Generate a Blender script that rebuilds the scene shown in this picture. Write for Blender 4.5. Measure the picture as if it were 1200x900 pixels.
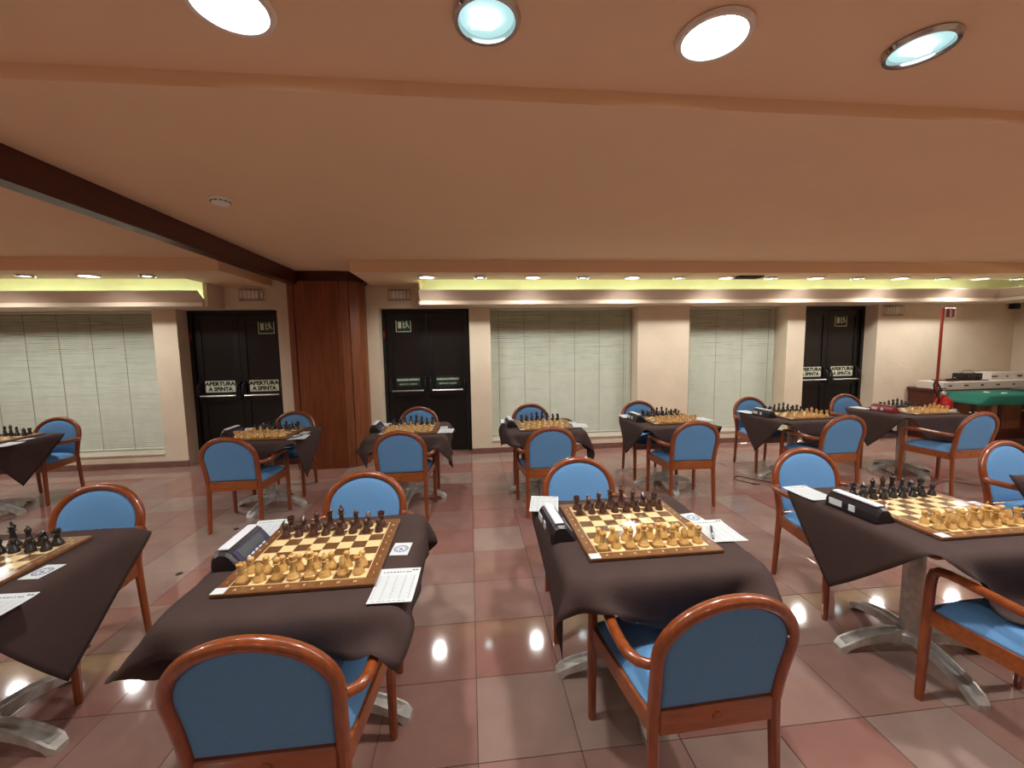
import bpy, math, random
import numpy as np
from mathutils import Matrix, Vector
random.seed(7)
PI = math.pi
# ------------------------------------------------------------------ scene reset
for o in list(bpy.data.objects):
    bpy.data.objects.remove(o)
SC = bpy.context.scene
COL = SC.collection
# ------------------------------------------------------------------ camera (solved from the floor grid; 1200x900 frame)
CAM_F, YAW, PITCH, ROLL, CAM_H = 479.58, .1030, .0942, -.0165, 1.566
def cam_axes():
    cy, sy, cp, sp = math.cos(YAW), math.sin(YAW), math.cos(PITCH), math.sin(PITCH)
    f = Vector((sy*cp, cy*cp, -sp)); r = Vector((cy, -sy, 0)); u = r.cross(f)
    c, s = math.cos(ROLL), math.sin(ROLL)
    return c*r+s*u, -s*r+c*u, f
CR, CU, CF = cam_axes()
cd = bpy.data.cameras.new('camera'); cam = bpy.data.objects.new('camera', cd); COL.objects.link(cam)
m = Matrix.Identity(4)
for i in range(3):
    m[i][0] = CR[i]; m[i][1] = CU[i]; m[i][2] = -CF[i]
m[2][3] = CAM_H
cam.matrix_world = m
cd.sensor_fit = 'HORIZONTAL'; cd.sensor_width = 36; cd.lens = CAM_F/1200*36; cd.clip_start = .02
SC.camera = cam
# ------------------------------------------------------------------ world (night outside) and exposure
w = bpy.data.worlds.new('night'); SC.world = w; w.use_nodes = True
w.node_tree.nodes['Background'].inputs[0].default_value = (.03, .035, .05, 1)
w.node_tree.nodes['Background'].inputs[1].default_value = .3
SC.view_settings.view_transform = 'Standard'; SC.view_settings.look = 'None'
SC.view_settings.exposure = 1.75; SC.view_settings.gamma = 1.0; SC.view_settings.use_curve_mapping = False
SOFFIT_W, NEAR_W, DIM_W, COVE_E = 15.5, 29.0, 3.0, 4.2
WARM = (1.0, .965, .92); COOL = (.72, .95, 1.0)

# ------------------------------------------------------------------ helpers
def lin(c):
    c = c/255
    return c/12.92 if c <= .04045 else ((c+.055)/1.055)**2.4
def rgb(r, g, b): return (lin(r), lin(g), lin(b), 1)
def nodes(name):
    m = bpy.data.materials.new(name); m.use_nodes = True
    nt = m.node_tree; return m, nt, nt.nodes['Principled BSDF']
def mat(name, col, rough=.5, metal=0, spec=.5, var=0, scale=20, stretch=(1, 1, 1), bump=0, bscale=None, emis=0, col2=None, coat=0, coord='Object'):
    m, nt, p = nodes(name); N, L = nt.nodes, nt.links
    p.inputs['Base Color'].default_value = col; p.inputs['Roughness'].default_value = rough
    p.inputs['Metallic'].default_value = metal; p.inputs['Specular IOR Level'].default_value = spec
    p.inputs['Coat Weight'].default_value = coat; p.inputs['Coat Roughness'].default_value = .12
    if emis:
        p.inputs['Emission Color'].default_value = col; p.inputs['Emission Strength'].default_value = emis
    if var or bump:
        tc = N.new('ShaderNodeTexCoord'); mp = N.new('ShaderNodeMapping'); mp.inputs['Scale'].default_value = stretch
        L.new(tc.outputs[coord], mp.inputs[0])
    if var:
        n = N.new('ShaderNodeTexNoise'); n.inputs['Scale'].default_value = scale; n.inputs['Detail'].default_value = 5
        L.new(mp.outputs[0], n.inputs[0])
        mx = N.new('ShaderNodeMix'); mx.data_type = 'RGBA'
        c2 = col2 or tuple(c*(1-var) for c in col[:3])+(1,)
        c1 = col if col2 else tuple(min(1, c*(1+var)) for c in col[:3])+(1,)
        rp = N.new('ShaderNodeMapRange'); rp.inputs[1].default_value = .3; rp.inputs[2].default_value = .7
        L.new(n.outputs[0], rp.inputs[0]); L.new(rp.outputs[0], mx.inputs[0])
        mx.inputs[6].default_value = c2; mx.inputs[7].default_value = c1
        L.new(mx.outputs[2], p.inputs['Base Color'])
    if bump:
        n2 = N.new('ShaderNodeTexNoise'); n2.inputs['Scale'].default_value = bscale or scale; n2.inputs['Detail'].default_value = 4
        L.new(mp.outputs[0], n2.inputs[0]); b = N.new('ShaderNodeBump'); b.inputs[0].default_value = bump; b.inputs[1].default_value = .01
        L.new(n2.outputs[0], b.inputs['Height']); L.new(b.outputs[0], p.inputs['Normal'])
    return m

class MB:
    """collects geometry for ONE mesh object"""
    def __init__(s): s.v = []; s.f = []
    def add(s, vs, fs):
        o = len(s.v); s.v += [tuple(v) for v in vs]; s.f += [tuple(i+o for i in f) for f in fs]; return s
    def box(s, x0, x1, y0, y1, z0, z1, c=0):
        if c <= 0:
            vs = [(x, y, z) for z in (z0, z1) for y in (y0, y1) for x in (x0, x1)]
            return s.add(vs, [(0, 2, 3, 1), (4, 5, 7, 6), (0, 1, 5, 4), (2, 6, 7, 3), (0, 4, 6, 2), (1, 3, 7, 5)])
        vs = []
        for dz, z in ((c, z0), (0, z0+c), (0, z1-c), (c, z1)):
            for px, py in ((x0+c, y0), (x1-c, y0), (x1, y0+c), (x1, y1-c), (x1-c, y1), (x0+c, y1), (x0, y1-c), (x0, y0+c)):
                cx, cy = (x0+x1)/2, (y0+y1)/2
                vs.append((px-dz*(1 if px > cx else -1), py-dz*(1 if py > cy else -1), z))
        fs = [tuple(range(7, -1, -1)), tuple(range(24, 32))]
        for k in range(3):
            for i in range(8): j = (i+1) % 8; fs.append((k*8+i, k*8+j, k*8+8+j, k*8+8+i))
        return s.add(vs, fs)
    def prism(s, pts, a0, a1, axis='z'):
        n = len(pts)
        def P(p, a): return {'z': (p[0], p[1], a), 'x': (a, p[0], p[1]), 'y': (p[0], a, p[1])}[axis]
        vs = [P(p, a0) for p in pts]+[P(p, a1) for p in pts]
        fs = [tuple(range(n-1, -1, -1)), tuple(range(n, 2*n))]+[(i, (i+1) % n, n+(i+1) % n, n+i) for i in range(n)]
        return s.add(vs, fs)
    def tube(s, path, r, seg=10, r2=None, closed=False, up=None):
        """r: radius or list; r2: second radius for oval section"""
        P = [Vector(p) for p in path]; n = len(P)
        rr = r if isinstance(r, (list, tuple)) else [r]*n
        q = r2 if isinstance(r2, (list, tuple)) else ([r2]*n if r2 else rr)
        vs = []; prev = None
        for i in range(n):
            if closed: t = (P[(i+1) % n]-P[i-1]).normalized()
            else: t = (P[min(i+1, n-1)]-P[max(i-1, 0)]).normalized()
            if prev is None:
                a = Vector(up) if up else (Vector((0, 0, 1)) if abs(t.z) < .9 else Vector((0, 1, 0)))
                nx = (a-t*a.dot(t)).normalized()
            else:
                nx = (prev-t*prev.dot(t)).normalized()
            prev = nx; b = t.cross(nx)
            for k in range(seg):
                an = 2*PI*k/seg+PI/seg
                vs.append(P[i]+nx*(math.cos(an)*rr[i])+b*(math.sin(an)*q[i]))
        fs = []
        for i in range(n if closed else n-1):
            j = (i+1) % n
            for k in range(seg): l = (k+1) % seg; fs.append((i*seg+k, i*seg+l, j*seg+l, j*seg+k))
        if not closed: fs += [tuple(range(seg-1, -1, -1)), tuple((n-1)*seg+k for k in range(seg))]
        return s.add(vs, fs)
    def lathe(s, prof, seg=16, c=(0, 0, 0)):
        vs = []; n = len(prof)
        for r, z in prof:
            for k in range(seg): a = 2*PI*k/seg; vs.append((c[0]+r*math.cos(a), c[1]+r*math.sin(a), c[2]+z))
        fs = [(i*seg+k, i*seg+(k+1) % seg, (i+1)*seg+(k+1) % seg, (i+1)*seg+k) for i in range(n-1) for k in range(seg)]
        fs += [tuple(range(seg-1, -1, -1)), tuple((n-1)*seg+k for k in range(seg))]
        return s.add(vs, fs)
    def mesh(s, name, smooth=False, fix=True):
        me = bpy.data.meshes.new(name); me.from_pydata(s.v, [], s.f)
        if fix:
            import bmesh
            bm = bmesh.new(); bm.from_mesh(me); bmesh.ops.recalc_face_normals(bm, faces=bm.faces); bm.to_mesh(me); bm.free()
        if smooth:
            me.polygons.foreach_set('use_smooth', [True]*len(me.polygons))
            me.set_sharp_from_angle(angle=math.radians(40))
        return me
    def build(s, name, m, parent=None, smooth=False, **k):
        return link(name, s.mesh(name, smooth), m, parent, **k)

def link(name, me, m, parent=None, loc=None, rz=None, **k):
    if m is not None and (not me.materials): me.materials.append(m)
    o = bpy.data.objects.new(name, me); COL.objects.link(o)
    if parent: o.parent = parent
    if loc: o.location = loc
    if rz is not None: o.rotation_euler = (0, 0, rz)
    for a, b in k.items(): o[a] = b
    return o
def empty(name, loc=(0, 0, 0), rz=0, **k):
    o = bpy.data.objects.new(name, None); COL.objects.link(o); o.location = loc; o.rotation_euler = (0, 0, rz)
    o.empty_display_size = .1
    for a, b in k.items(): o[a] = b
    return o
def copy_tree(o, parent=None):
    c = o.copy(); COL.objects.link(c); c.parent = parent
    for ch in list(o.children): copy_tree(ch, c)
    return c
def text_mesh(txt, size, align='CENTER', bold=0, spacing=1):
    cu = bpy.data.curves.new('text', 'FONT'); cu.body = txt; cu.size = size; cu.align_x = align; cu.align_y = 'CENTER'
    cu.offset = bold; cu.space_line = spacing; cu.resolution_u = 2
    ob = bpy.data.objects.new('text', cu); COL.objects.link(ob)
    me = bpy.data.meshes.new_from_object(ob); bpy.data.objects.remove(ob); bpy.data.curves.remove(cu)
    return me
def struct(o, label=None):
    o['kind'] = 'structure'
    if label: o['label'] = label
    return o
def tag(o, label, cat, group=None):
    o['label'] = label; o['category'] = cat
    if group: o['group'] = group
    return o

# ------------------------------------------------------------------ materials
M = {}
M['wall'] = mat('wall_plaster', rgb(226, 212, 188), .85, var=.05, scale=3, bump=.25, bscale=18)
M['ceil'] = mat('ceiling_paint', rgb(238, 206, 170), .9, var=.02, scale=2)
M['cornice'] = mat('cornice_paint', rgb(222, 204, 184), .7)
M['grout'] = mat('grout', rgb(92, 70, 62), .9)
M['marble'] = mat('skirting_marble', rgb(128, 92, 82), .35, var=.15, scale=12)
M['sill'] = mat('sill_stone', rgb(214, 204, 188), .4, var=.05, scale=8)
M['wood'] = mat('beech_stained', rgb(130, 63, 27), .28, var=.25, scale=9, stretch=(6, 6, 1), coat=.5)
M['wood_rail'] = mat('beech_rail', rgb(140, 73, 32), .32, var=.25, scale=9, stretch=(1, 6, 6), coat=.4)
M['pillar'] = mat('pillar_veneer', rgb(126, 66, 32), .42, var=.25, scale=5, stretch=(8, 8, .5))
M['pillar_trim'] = mat('pillar_trim', rgb(126, 70, 38), .5, var=.25, scale=5, stretch=(8, 8, .5))
M['beam'] = mat('beam_wood', rgb(74, 26, 15), .35, var=.2, scale=4, stretch=(8, .5, 8))
M['blue'] = mat('blue_upholstery', rgb(96, 140, 184), .95, spec=.15, var=.06, scale=160, bump=.25, bscale=420)
M['cloth'] = mat('brown_cloth', rgb(66, 50, 47), .85, spec=.25, var=.10, scale=6, bump=.15, bscale=300)
M['alu'] = mat('cast_aluminium', rgb(196, 194, 188), .42, metal=.45, var=.2, scale=25)
M['alu_dark'] = mat('cast_aluminium_recess', rgb(120, 118, 112), .6, metal=.5, var=.2, scale=25)
M['laminate'] = mat('table_laminate', rgb(150, 110, 70), .4)
M['board_frame'] = mat('walnut_frame', rgb(116, 76, 44), .3, var=.25, scale=10, stretch=(2, 12, 2), coat=.3)
M['sq_light'] = mat('maple_square', rgb(232, 204, 150), .28, var=.06, scale=12, stretch=(2, 10, 2), coat=.3)
M['sq_dark'] = mat('walnut_square', rgb(104, 72, 42), .28, var=.15, scale=12, stretch=(2, 10, 2), coat=.3)
M['box_wood'] = mat('boxwood_piece', rgb(212, 168, 98), .3, var=.12, scale=30, coat=.4)
M['dark_wood'] = mat('dark_piece', rgb(70, 40, 26), .3, var=.2, scale=30, coat=.4)
M['ebony'] = mat('ebonised_piece', rgb(34, 26, 24), .3, var=.2, scale=30, coat=.4)
M['paper'] = mat('paper', rgb(204, 210, 212), .8)
M['ink'] = mat('printed_ink', rgb(92, 92, 98), .8)
M['ink_black'] = mat('black_ink', rgb(28, 28, 30), .8)
M['ink_blue'] = mat('blue_ink', rgb(64, 74, 120), .8)
M['clock_black'] = mat('clock_plastic', rgb(34, 27, 30), .35)
M['clock_red'] = mat('clock_red_plastic', rgb(128, 30, 36), .35)
M['clock_white'] = mat('clock_lever', rgb(212, 216, 222), .4)
M['clock_screen'] = mat('clock_screen', rgb(70, 74, 78), .2)
M['clock_blue'] = mat('clock_face', rgb(40, 42, 78), .35)
M['black_plastic'] = mat('black_plastic', rgb(20, 20, 21), .4)
M['door'] = mat('black_door_paint', rgb(11, 10, 11), .38)
M['door_panel'] = mat('black_door_panel', rgb(24, 20, 21), .3, var=.08, scale=3)
M['steel'] = mat('brushed_steel', rgb(190, 190, 186), .3, metal=.9)
M['sign_white'] = mat('sign_cream', rgb(214, 220, 196), .6)
M['sign_green'] = mat('sign_green', rgb(18, 66, 46), .5)
M['sign_dgreen'] = mat('sign_dark_green', rgb(16, 52, 44), .5)
M['red'] = mat('red_paint', rgb(178, 22, 26), .3)
M['red_dull'] = mat('red_pole', rgb(140, 34, 22), .45)
M['white_plastic'] = mat('white_plastic', rgb(240, 238, 230), .45)
M['wire'] = mat('cage_wire', rgb(118, 100, 80), .4, metal=.5)
M['blind'] = mat('blind_slat', rgb(208, 213, 195), .55, var=.05, scale=6)
M['cord'] = mat('blind_cord', rgb(120, 112, 98), .8)
M['frame_grey'] = mat('window_frame', rgb(150, 146, 136), .5)
M['green'] = mat('green_baize', rgb(14, 96, 78), .9, var=.08, scale=30)
M['side'] = mat('sideboard_wood', rgb(84, 38, 24), .4, var=.25, scale=5, stretch=(1, 8, 8))
M['carton'] = mat('white_carton', rgb(216, 208, 198), .7, var=.03, scale=4)
M['chrome'] = mat('chrome', rgb(205, 205, 205), .12, metal=1)
M['ring'] = mat('lamp_ring_white', rgb(232, 222, 212), .4)
M['cable'] = mat('cable', rgb(24, 22, 22), .5)
M['vent'] = mat('dark_vent', rgb(58, 34, 20), .6)
def emit(name, col, s):
    m, nt, p = nodes(name); p.inputs['Base Color'].default_value = (.8, .8, .8, 1)
    p.inputs['Emission Color'].default_value = col; p.inputs['Emission Strength'].default_value = s; return m
M['lamp_on'] = emit('lamp_lens_bright', (1, .95, .9, 1), 4)
M['lamp_cool'] = emit('lamp_lens_cool', (.35, .85, .9, 1), .22)
M['lamp_tube'] = emit('lamp_tube', (.85, 1, 1, 1), 1.2)
M['cove'] = emit('cove_tube', (.66, 1, .66, 1), COVE_E)
m, nt, p = nodes('window_glass'); p.inputs['Base Color'].default_value = (.02, .022, .03, 1); p.inputs['Roughness'].default_value = .05
M['glass'] = m
# floor tiles: colour per tile from its cell
TS, TX0, TY0 = .4, -.0058, 1.409
m, nt, p = nodes('floor_tile'); N, L = nt.nodes, nt.links
g_ = N.new('ShaderNodeNewGeometry')
ad = N.new('ShaderNodeVectorMath'); ad.operation = 'ADD'; ad.inputs[1].default_value = (-TX0, -TY0, 0)
dv = N.new('ShaderNodeVectorMath'); dv.operation = 'MULTIPLY'; dv.inputs[1].default_value = (1/TS, 1/TS, 0)
fl = N.new('ShaderNodeVectorMath'); fl.operation = 'FLOOR'
wn = N.new('ShaderNodeTexWhiteNoise'); wn.noise_dimensions = '2D'
L.new(g_.outputs['Position'], ad.inputs[0]); L.new(ad.outputs[0], dv.inputs[0]); L.new(dv.outputs[0], fl.inputs[0]); L.new(fl.outputs[0], wn.inputs['Vector'])
cr = N.new('ShaderNodeValToRGB'); cr.color_ramp.elements[0].color = rgb(150, 106, 97); cr.color_ramp.elements[1].color = rgb(158, 136, 126)
e = cr.color_ramp.elements.new(.45); e.color = rgb(153, 117, 107)
L.new(wn.outputs['Value'], cr.inputs[0])
nz = N.new('ShaderNodeTexNoise'); nz.inputs['Scale'].default_value = 9; nz.inputs['Detail'].default_value = 6
L.new(g_.outputs['Position'], nz.inputs[0])
mr = N.new('ShaderNodeMapRange'); mr.inputs[1].default_value = .3; mr.inputs[2].default_value = .7; mr.inputs[3].default_value = .93; mr.inputs[4].default_value = 1.05
L.new(nz.outputs[0], mr.inputs[0])
mx = N.new('ShaderNodeVectorMath'); mx.operation = 'SCALE'; L.new(cr.outputs[0], mx.inputs[0]); L.new(mr.outputs[0], mx.inputs['Scale'])
L.new(mx.outputs[0], p.inputs['Base Color']); p.inputs['Roughness'].default_value = .07; p.inputs['Specular IOR Level'].default_value = .5
M['tile'] = m
# checker for the far boards (squares a few pixels across)
m, nt, p = nodes('far_board_squares'); N, L = nt.nodes, nt.links
tc = N.new('ShaderNodeTexCoord'); ck = N.new('ShaderNodeTexChecker'); ck.inputs['Scale'].default_value = 1/.0575
ck.inputs['Color1'].default_value = rgb(104, 72, 42); ck.inputs['Color2'].default_value = rgb(232, 204, 150)
mp = N.new('ShaderNodeMapping'); mp.inputs['Location'].default_value = (0, 0, .02)
L.new(tc.outputs['Object'], mp.inputs[0]); L.new(mp.outputs[0], ck.inputs[0]); L.new(ck.outputs[0], p.inputs['Base Color']); p.inputs['Roughness'].default_value = .3
M['checker'] = m

# ------------------------------------------------------------------ setting: key dimensions
YW, YD = 5.885, 6.13            # wall face, door/blind plane
XR, XL, YF = 8.92, -9.0, -4.0   # right, left, front walls
ZC, ZS, ZN, YN = 2.53, 2.40, 2.585, 1.71
ZH = 2.11                       # head of doors, windows; underside of cornice

# floor: slab in grout colour carrying the tiles
floor = struct(MB().box(XL, XR, YF, 6.4, -.12, -.003).build('floor', M['grout']))
floor['label'] = 'glossy reddish-brown square tile floor with thin dark joints'
def proj(P):
    d = Vector(P)-Vector((0, 0, CAM_H)); z = d.dot(CF)
    if z < .05: return None
    return 600+CAM_F*d.dot(CR)/z, 450-CAM_F*d.dot(CU)/z
tm = MB().box(-TS/2+.0014, TS/2-.0014, -TS/2+.0014, TS/2-.0014, -.0031, 0, .0012).mesh('tile'); tm.materials.append(M['tile'])
cells = []
for i in range(math.floor((XL-TX0)/TS)+1, math.floor((XR-TX0)/TS)):
    for j in range(math.floor((YF-TY0)/TS)+1, math.floor((6.12-TY0)/TS)+1):
        x, y = TX0+(i+.5)*TS, TY0+(j+.5)*TS
        q = [proj((x+a*TS/2, y+b*TS/2, 0)) for a, b in ((-1, -1), (1, -1), (1, 1), (-1, 1))]
        s = 0
        if all(q) and max(a[0] for a in q) > 0 and min(a[0] for a in q) < 1200 and min(a[1] for a in q) < 900:
            s = 1/((x*x+y*y)+1)
        cells.append((s, x, y))
cells.sort(reverse=True)
rest = MB()
for k, (s, x, y) in enumerate(cells):
    if k < 300 and s > 0:
        link('tile', tm, None, floor, (x, y, 0))
    else:
        c = TS/2-.0014; y1 = min(y+c, 6.39)
        rest.add([(x-c, y-c, 0), (x+c, y-c, 0), (x+c, y1, 0), (x-c, y1, 0)], [(0, 1, 2, 3)])
rest.build('tiles', M['tile'], floor, kind='stuff')

# back wall with three door and three window openings
OPEN = [(-7.6, -4.125, .17, ZH, 'w'), (-3.83, -2.565, 0, ZH, 'd'), (-1.235, .012, 0, ZH, 'd'), (.31, 2.5, .17, ZH, 'w'), (3.30, 4.89, .17, ZH, 'w'), (5.19, 6.43, 0, ZH, 'd')]
wb = MB(); x = XL
for a, b, z0, z1, k in OPEN:
    wb.box(x, a, YW, 6.4, 0, 2.6); wb.box(a, b, YW, 6.4, z1, 2.6)
    if z0: wb.box(a, b, YW, 6.4, 0, z0)
    x = b
wb.box(x, XR, YW, 6.4, 0, 2.6)
struct(wb.build('wall_back', M['wall']), 'cream textured plaster wall with recessed doors and blinds')
struct(MB().box(XR, XR+.2, YF, 6.4, 0, 2.65).build('wall_right', M['wall']), 'cream plaster side wall')
struct(MB().box(XL-.2, XL, YF, 6.4, 0, 2.65).build('wall_left', M['wall']), 'cream plaster side wall beyond the beam')
struct(MB().box(XL, XR, YF-.2, YF, 0, 2.65).build('wall_front', M['wall']), 'cream plaster wall opposite the windows')
# skirting
bb = MB(); x = XL
for a, b, z0, z1, k in OPEN:
    if k == 'd': bb.box(x, a, YW-.014, YW, 0, .08, .003); x = b
bb.box(x, XR, YW-.014, YW, 0, .08, .003)
struct(bb.build('baseboard_back', M['marble']), 'low brown marble skirting along the window wall')
for n, (a, b, z0, z1, k) in enumerate([o for o in OPEN if o[4] == 'w']):
    struct(MB().box(a, b, YW-.012, YD+.05, z0, z0+.022, .003).build('trim_%d' % (n+7), M['sill']), 'pale stone sill under a blind')

# ceiling: main slab, higher bay over the near row
cl = MB().box(XL, XR, YN, 6.4, ZC, 2.75).box(XL, XR, YF, YN, ZN, 2.75)
struct(cl.build('ceiling', M['ceil']), 'plain beige painted ceiling with a shallow step')
# lowered soffits with downlights
s1 = MB().box(-1.28, 7.93, 4.77, 5.29, ZS, ZC).box(7.40, 7.93, 1.8, 4.77, ZS, ZC).box(7.93, XR, 1.75, 1.8, 2.11, ZC).box(-1.28, -.62, 5.29, YW, ZS, ZC)
struct(s1.build('trim_1', M['ceil']), 'lowered beige soffit along the windows holding downlights')
s2 = MB().box(XL, -2.6, 4.70, 5.23, ZS, ZC).box(-3.26, -2.6, 5.23, YW, ZS, ZC)
struct(s2.build('trim_2', M['ceil']), 'lowered beige soffit beyond the wooden beam')
# cornices with light coves
prof = [(YW, 2.11), (5.50, 2.11), (5.495, 2.115), (5.495, 2.152), (5.505, 2.158), (5.525, 2.160), (5.525, 2.168), (5.515, 2.172), (5.39, 2.280), (5.39, 2.290), (5.42, 2.290), (5.54, 2.188), (YW, 2.188)]
struct(MB().prism(prof, -.62, 7.99, 'x').box(-.64, -.62, 5.56, YW, 2.11, ZS).build('trim_3', M['cornice']), 'moulded cornice with a lit cove above the windows')  # unseen end plate added to stop cove light leaking out
struct(MB().prism(prof, XL, -3.26, 'x').box(-3.26, -3.215, 5.53, YW, 2.11, ZS).build('trim_4', M['cornice']), 'moulded cornice with a lit cove beyond the beam')
dx = 7.985-5.495
profr = [(XR, 2.11)]+[(y+dx, z) for y, z in prof[1:-1]]+[(XR, 2.188)]
struct(MB().prism(profr, 1.8, 5.515, 'y').box(7.99, XR, 5.515, YW, 2.11, 2.188).build('trim_5', M['cornice']), 'moulded cornice returning along the side wall')
# cove tubes
def cove_tube(x0, x1, side=False):
    t = empty('cove_lamp', ((x0+x1)/2, 5.70, 2.188)); h = (x1-x0)/2
    if side: t.location = (8.45, (x0+x1)/2, 2.188); t.rotation_euler = (0, 0, PI/2)
    MB().tube([(-h+.03, 0, .042), (h-.03, 0, .042)], .014, 8).build('tube', M['cove'], t, True)
    MB().box(-h, h, -.02, .02, 0, .024, .003).build('batten', M['white_plastic'], t)
    return tag(t, 'yellowish fluorescent tube hidden in the cornice cove', 'cove light', 'fluorescent tubes in the coves')
for k in range(7): cove_tube(-.58+k*1.22, -.58+k*1.22+1.19)
for k in range(3): cove_tube(1.9+k*1.2, 1.9+k*1.2+1.15, True)
for k in range(4): cove_tube(-3.32-(k+1)*1.24, -3.32-k*1.24-.03)

# wooden beam and pillar
struct(MB().box(-2.215, -2.113, YF, 5.46, 2.365, ZC).box(-2.218, -2.11, YF, 5.46, 2.372, 2.38).build('trim_6', M['beam']), 'dark red wooden beam running under the ceiling')
pil = struct(empty('wall_pillar', (0, 0, 0)), 'reddish-brown wood veneered pillar under the beam')
out = [(-2.235, 5.475), (-1.62, 5.455), (-1.50, 5.50), (-1.42, 5.575), (-1.395, 5.66), (-1.395, YW-.001), (-2.235, YW-.001)]
MB().prism(out, 0, 2.41).build('core', M['pillar'], pil)
MB().box(-2.155, -1.615, 5.44, 5.47, .0, 2.41, .004).build('panel', M['pillar'], pil)
MB().box(-2.245, -2.165, 5.445, 5.53, 0, 2.41, .012).build('edge_trim', M['pillar_trim'], pil)
MB().prism([(-1.607, 5.445), (-1.52, 5.478), (-1.515, 5.51), (-1.60, 5.49)], 0, 2.41).build('edge_trim', M['pillar_trim'], pil)
MB().prism([(-1.505, 5.487), (-1.41, 5.563), (-1.38, 5.66), (-1.38, 5.75), (-1.42, 5.75), (-1.45, 5.60)], 0, 2.41).build('edge_trim', M['pillar_trim'], pil)
cap = [(-2.26, 5.44), (-2.0, 5.425), (-1.62, 5.425), (-1.50, 5.455), (-1.40, 5.54), (-1.365, 5.66), (-1.365, YW-.001), (-2.26, YW-.001)]
MB().prism(cap, 2.41, ZC).prism([(a*1.004+.005, b-.006) for a, b in cap], 2.425, 2.45).build('cap', M['beam'], pil)

# windows: dark panes behind blinds
def window(n, a, b):
    wz0, wz1 = .19, ZH
    wd = struct(empty('window_%d' % n, ((a+b)/2, 6.28, wz0)), 'dark night window behind a closed blind'); h = (b-a)/2
    fr = MB().box(-h, h, -.03, .03, 0, .07).box(-h, h, -.03, .03, wz1-wz0-.07, wz1-wz0)
    k = max(2, round((b-a)/1.1))
    for i in range(k+1):
        x = -h+.035+(2*h-.07)*i/k; fr.box(x-.035, x+.035, -.03, .03, .07, wz1-wz0-.07)
    fr.build('window_frame', M['frame_grey'], wd)
    for i in range(k):
        x0 = -h+.07+(2*h-.07)*i/k; x1 = -h+(2*h-.07)*(i+1)/k
        MB().box(x0, x1, -.006, .006, .07, wz1-wz0-.07).build('pane', M['glass'], wd)
def blind(a, b, label, gap=0):
    t = empty('venetian_blind', ((a+b)/2, YD, .2)); h = (b-a)/2-.012; z1 = ZH-.2
    MB().box(-h, h, -.02, .02, z1-.035, z1-.002, .003).build('headrail', M['blind'], t)
    pitch = .0285; n = int((z1-.05)/pitch); mb = MB(); ns = max(4, int(2*h/.18)); rn = random.Random(int(a*100))
    ph = [rn.uniform(0, 6.28) for _ in range(ns+1)]
    for i in range(n):
        z = .03+i*pitch; vs = []
        tilt = rn.gauss(0, .05)
        for k in range(ns+1):
            x = -h+2*h*k/ns
            an = .92+tilt*.5+rn.gauss(0, .06)
            wob = rn.gauss(0, .0008)
            for q, cam_ in ((-.0175, 0), (0, .0045), (.0175, 0)):
                vs.append((x, q*math.cos(an)-cam_*math.sin(an), z+wob+q*math.sin(an)+cam_*math.cos(an)))
        fs = []
        for k in range(ns):
            for q in range(2): fs.append((k*3+q, k*3+3+q, k*3+4+q, k*3+1+q))
        mb.add(vs, fs)
    me = mb.mesh('slats', True, fix=False)
    link('slats', me, M['blind'], t, kind='stuff')
    MB().box(-h, h, -.012, .012, .0, .018, .004).build('bottom_rail', M['blind'], t)
    k = max(3, round(2*h/.38))
    for i in range(k):
        x = -h+.12+(2*h-.24)*i/(k-1)
        MB().tube([(x, -.0165, .01), (x, -.0165, z1-.03)], .0022, 5).build('ladder_cord', M['cord'], t)
    MB().tube([(h-.06, -.026, .55), (h-.06, -.026, z1-.03)], .0035, 6).build('tilt_wand', M['white_plastic'], t)
    tag(t, label, 'blind', 'venetian blinds on the window wall')
wins = [o for o in OPEN if o[4] == 'w']
for n, o in enumerate(wins): window(n+1, o[0], o[1])
blind(wins[0][0], wins[0][1], 'long closed grey-beige venetian blind beyond the wooden beam')
blind(wins[1][0], wins[1][1], 'wide closed grey-beige venetian blind between middle black door and cream pier')
blind(wins[2][0], wins[2][1], 'narrow closed grey-beige venetian blind between the cream pier and the last black door')

# ------------------------------------------------------------------ doors
def flat_text(txt, size, m, parent, x, y, z, name='lettering', bold=0, sp=1, sx=1):
    me = text_mesh(txt, size, bold=bold, spacing=sp); o = link(name, me, m, parent, (x, y, z))
    o.rotation_euler = (PI/2, 0, 0); o.scale = (sx, 1, 1); return o
def exit_sign(parent, x, z, y):
    s = MB().box(x-.108, x+.108, y-.004, y, z-.108, z+.108).build('exit_sign', M['sign_white'], parent, label='green emergency exit sign with white pictogram')
    MB().box(x-.097, x+.097, y-.0055, y-.0035, z-.097, z+.097).build('sign_field', M['sign_green'], s)
    yy = y-.0075
    MB().box(x-.075, x-.03, yy, yy+.003, z-.055, z+.04).build('door_symbol', M['sign_white'], s)
    MB().prism([(x-.012, z-.03), (x+.012, z-.03), (x, z-.058)], yy, yy+.003, 'y').box(x-.006, x+.006, yy, yy+.003, z-.03, z+.045).build('arrow_symbol', M['sign_white'], s)
    r = MB().lathe([(.0115, yy), (.0115, yy+.003)], 10)
    r.v = [(x+.047+a, c, z+.038+b) for a, b, c in r.v]
    r.prism([(x+.03, z+.025), (x+.055, z+.022), (x+.066, z-.004), (x+.045, z-.008)], yy, yy+.003, 'y')
    r.prism([(x+.03, z+.025), (x+.034, z+.015), (x+.016, z-.004), (x+.01, z+.004)], yy, yy+.003, 'y')
    r.prism([(x+.052, z-.004), (x+.066, z-.006), (x+.084, z-.045), (x+.074, z-.05)], yy, yy+.003, 'y')
    r.prism([(x+.046, z-.004), (x+.06, z-.008), (x+.042, z-.034), (x+.018, z-.056), (x+.012, z-.046), (x+.034, z-.026)], yy, yy+.003, 'y')
    r.build('running_figure', M['sign_white'], s)
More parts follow.
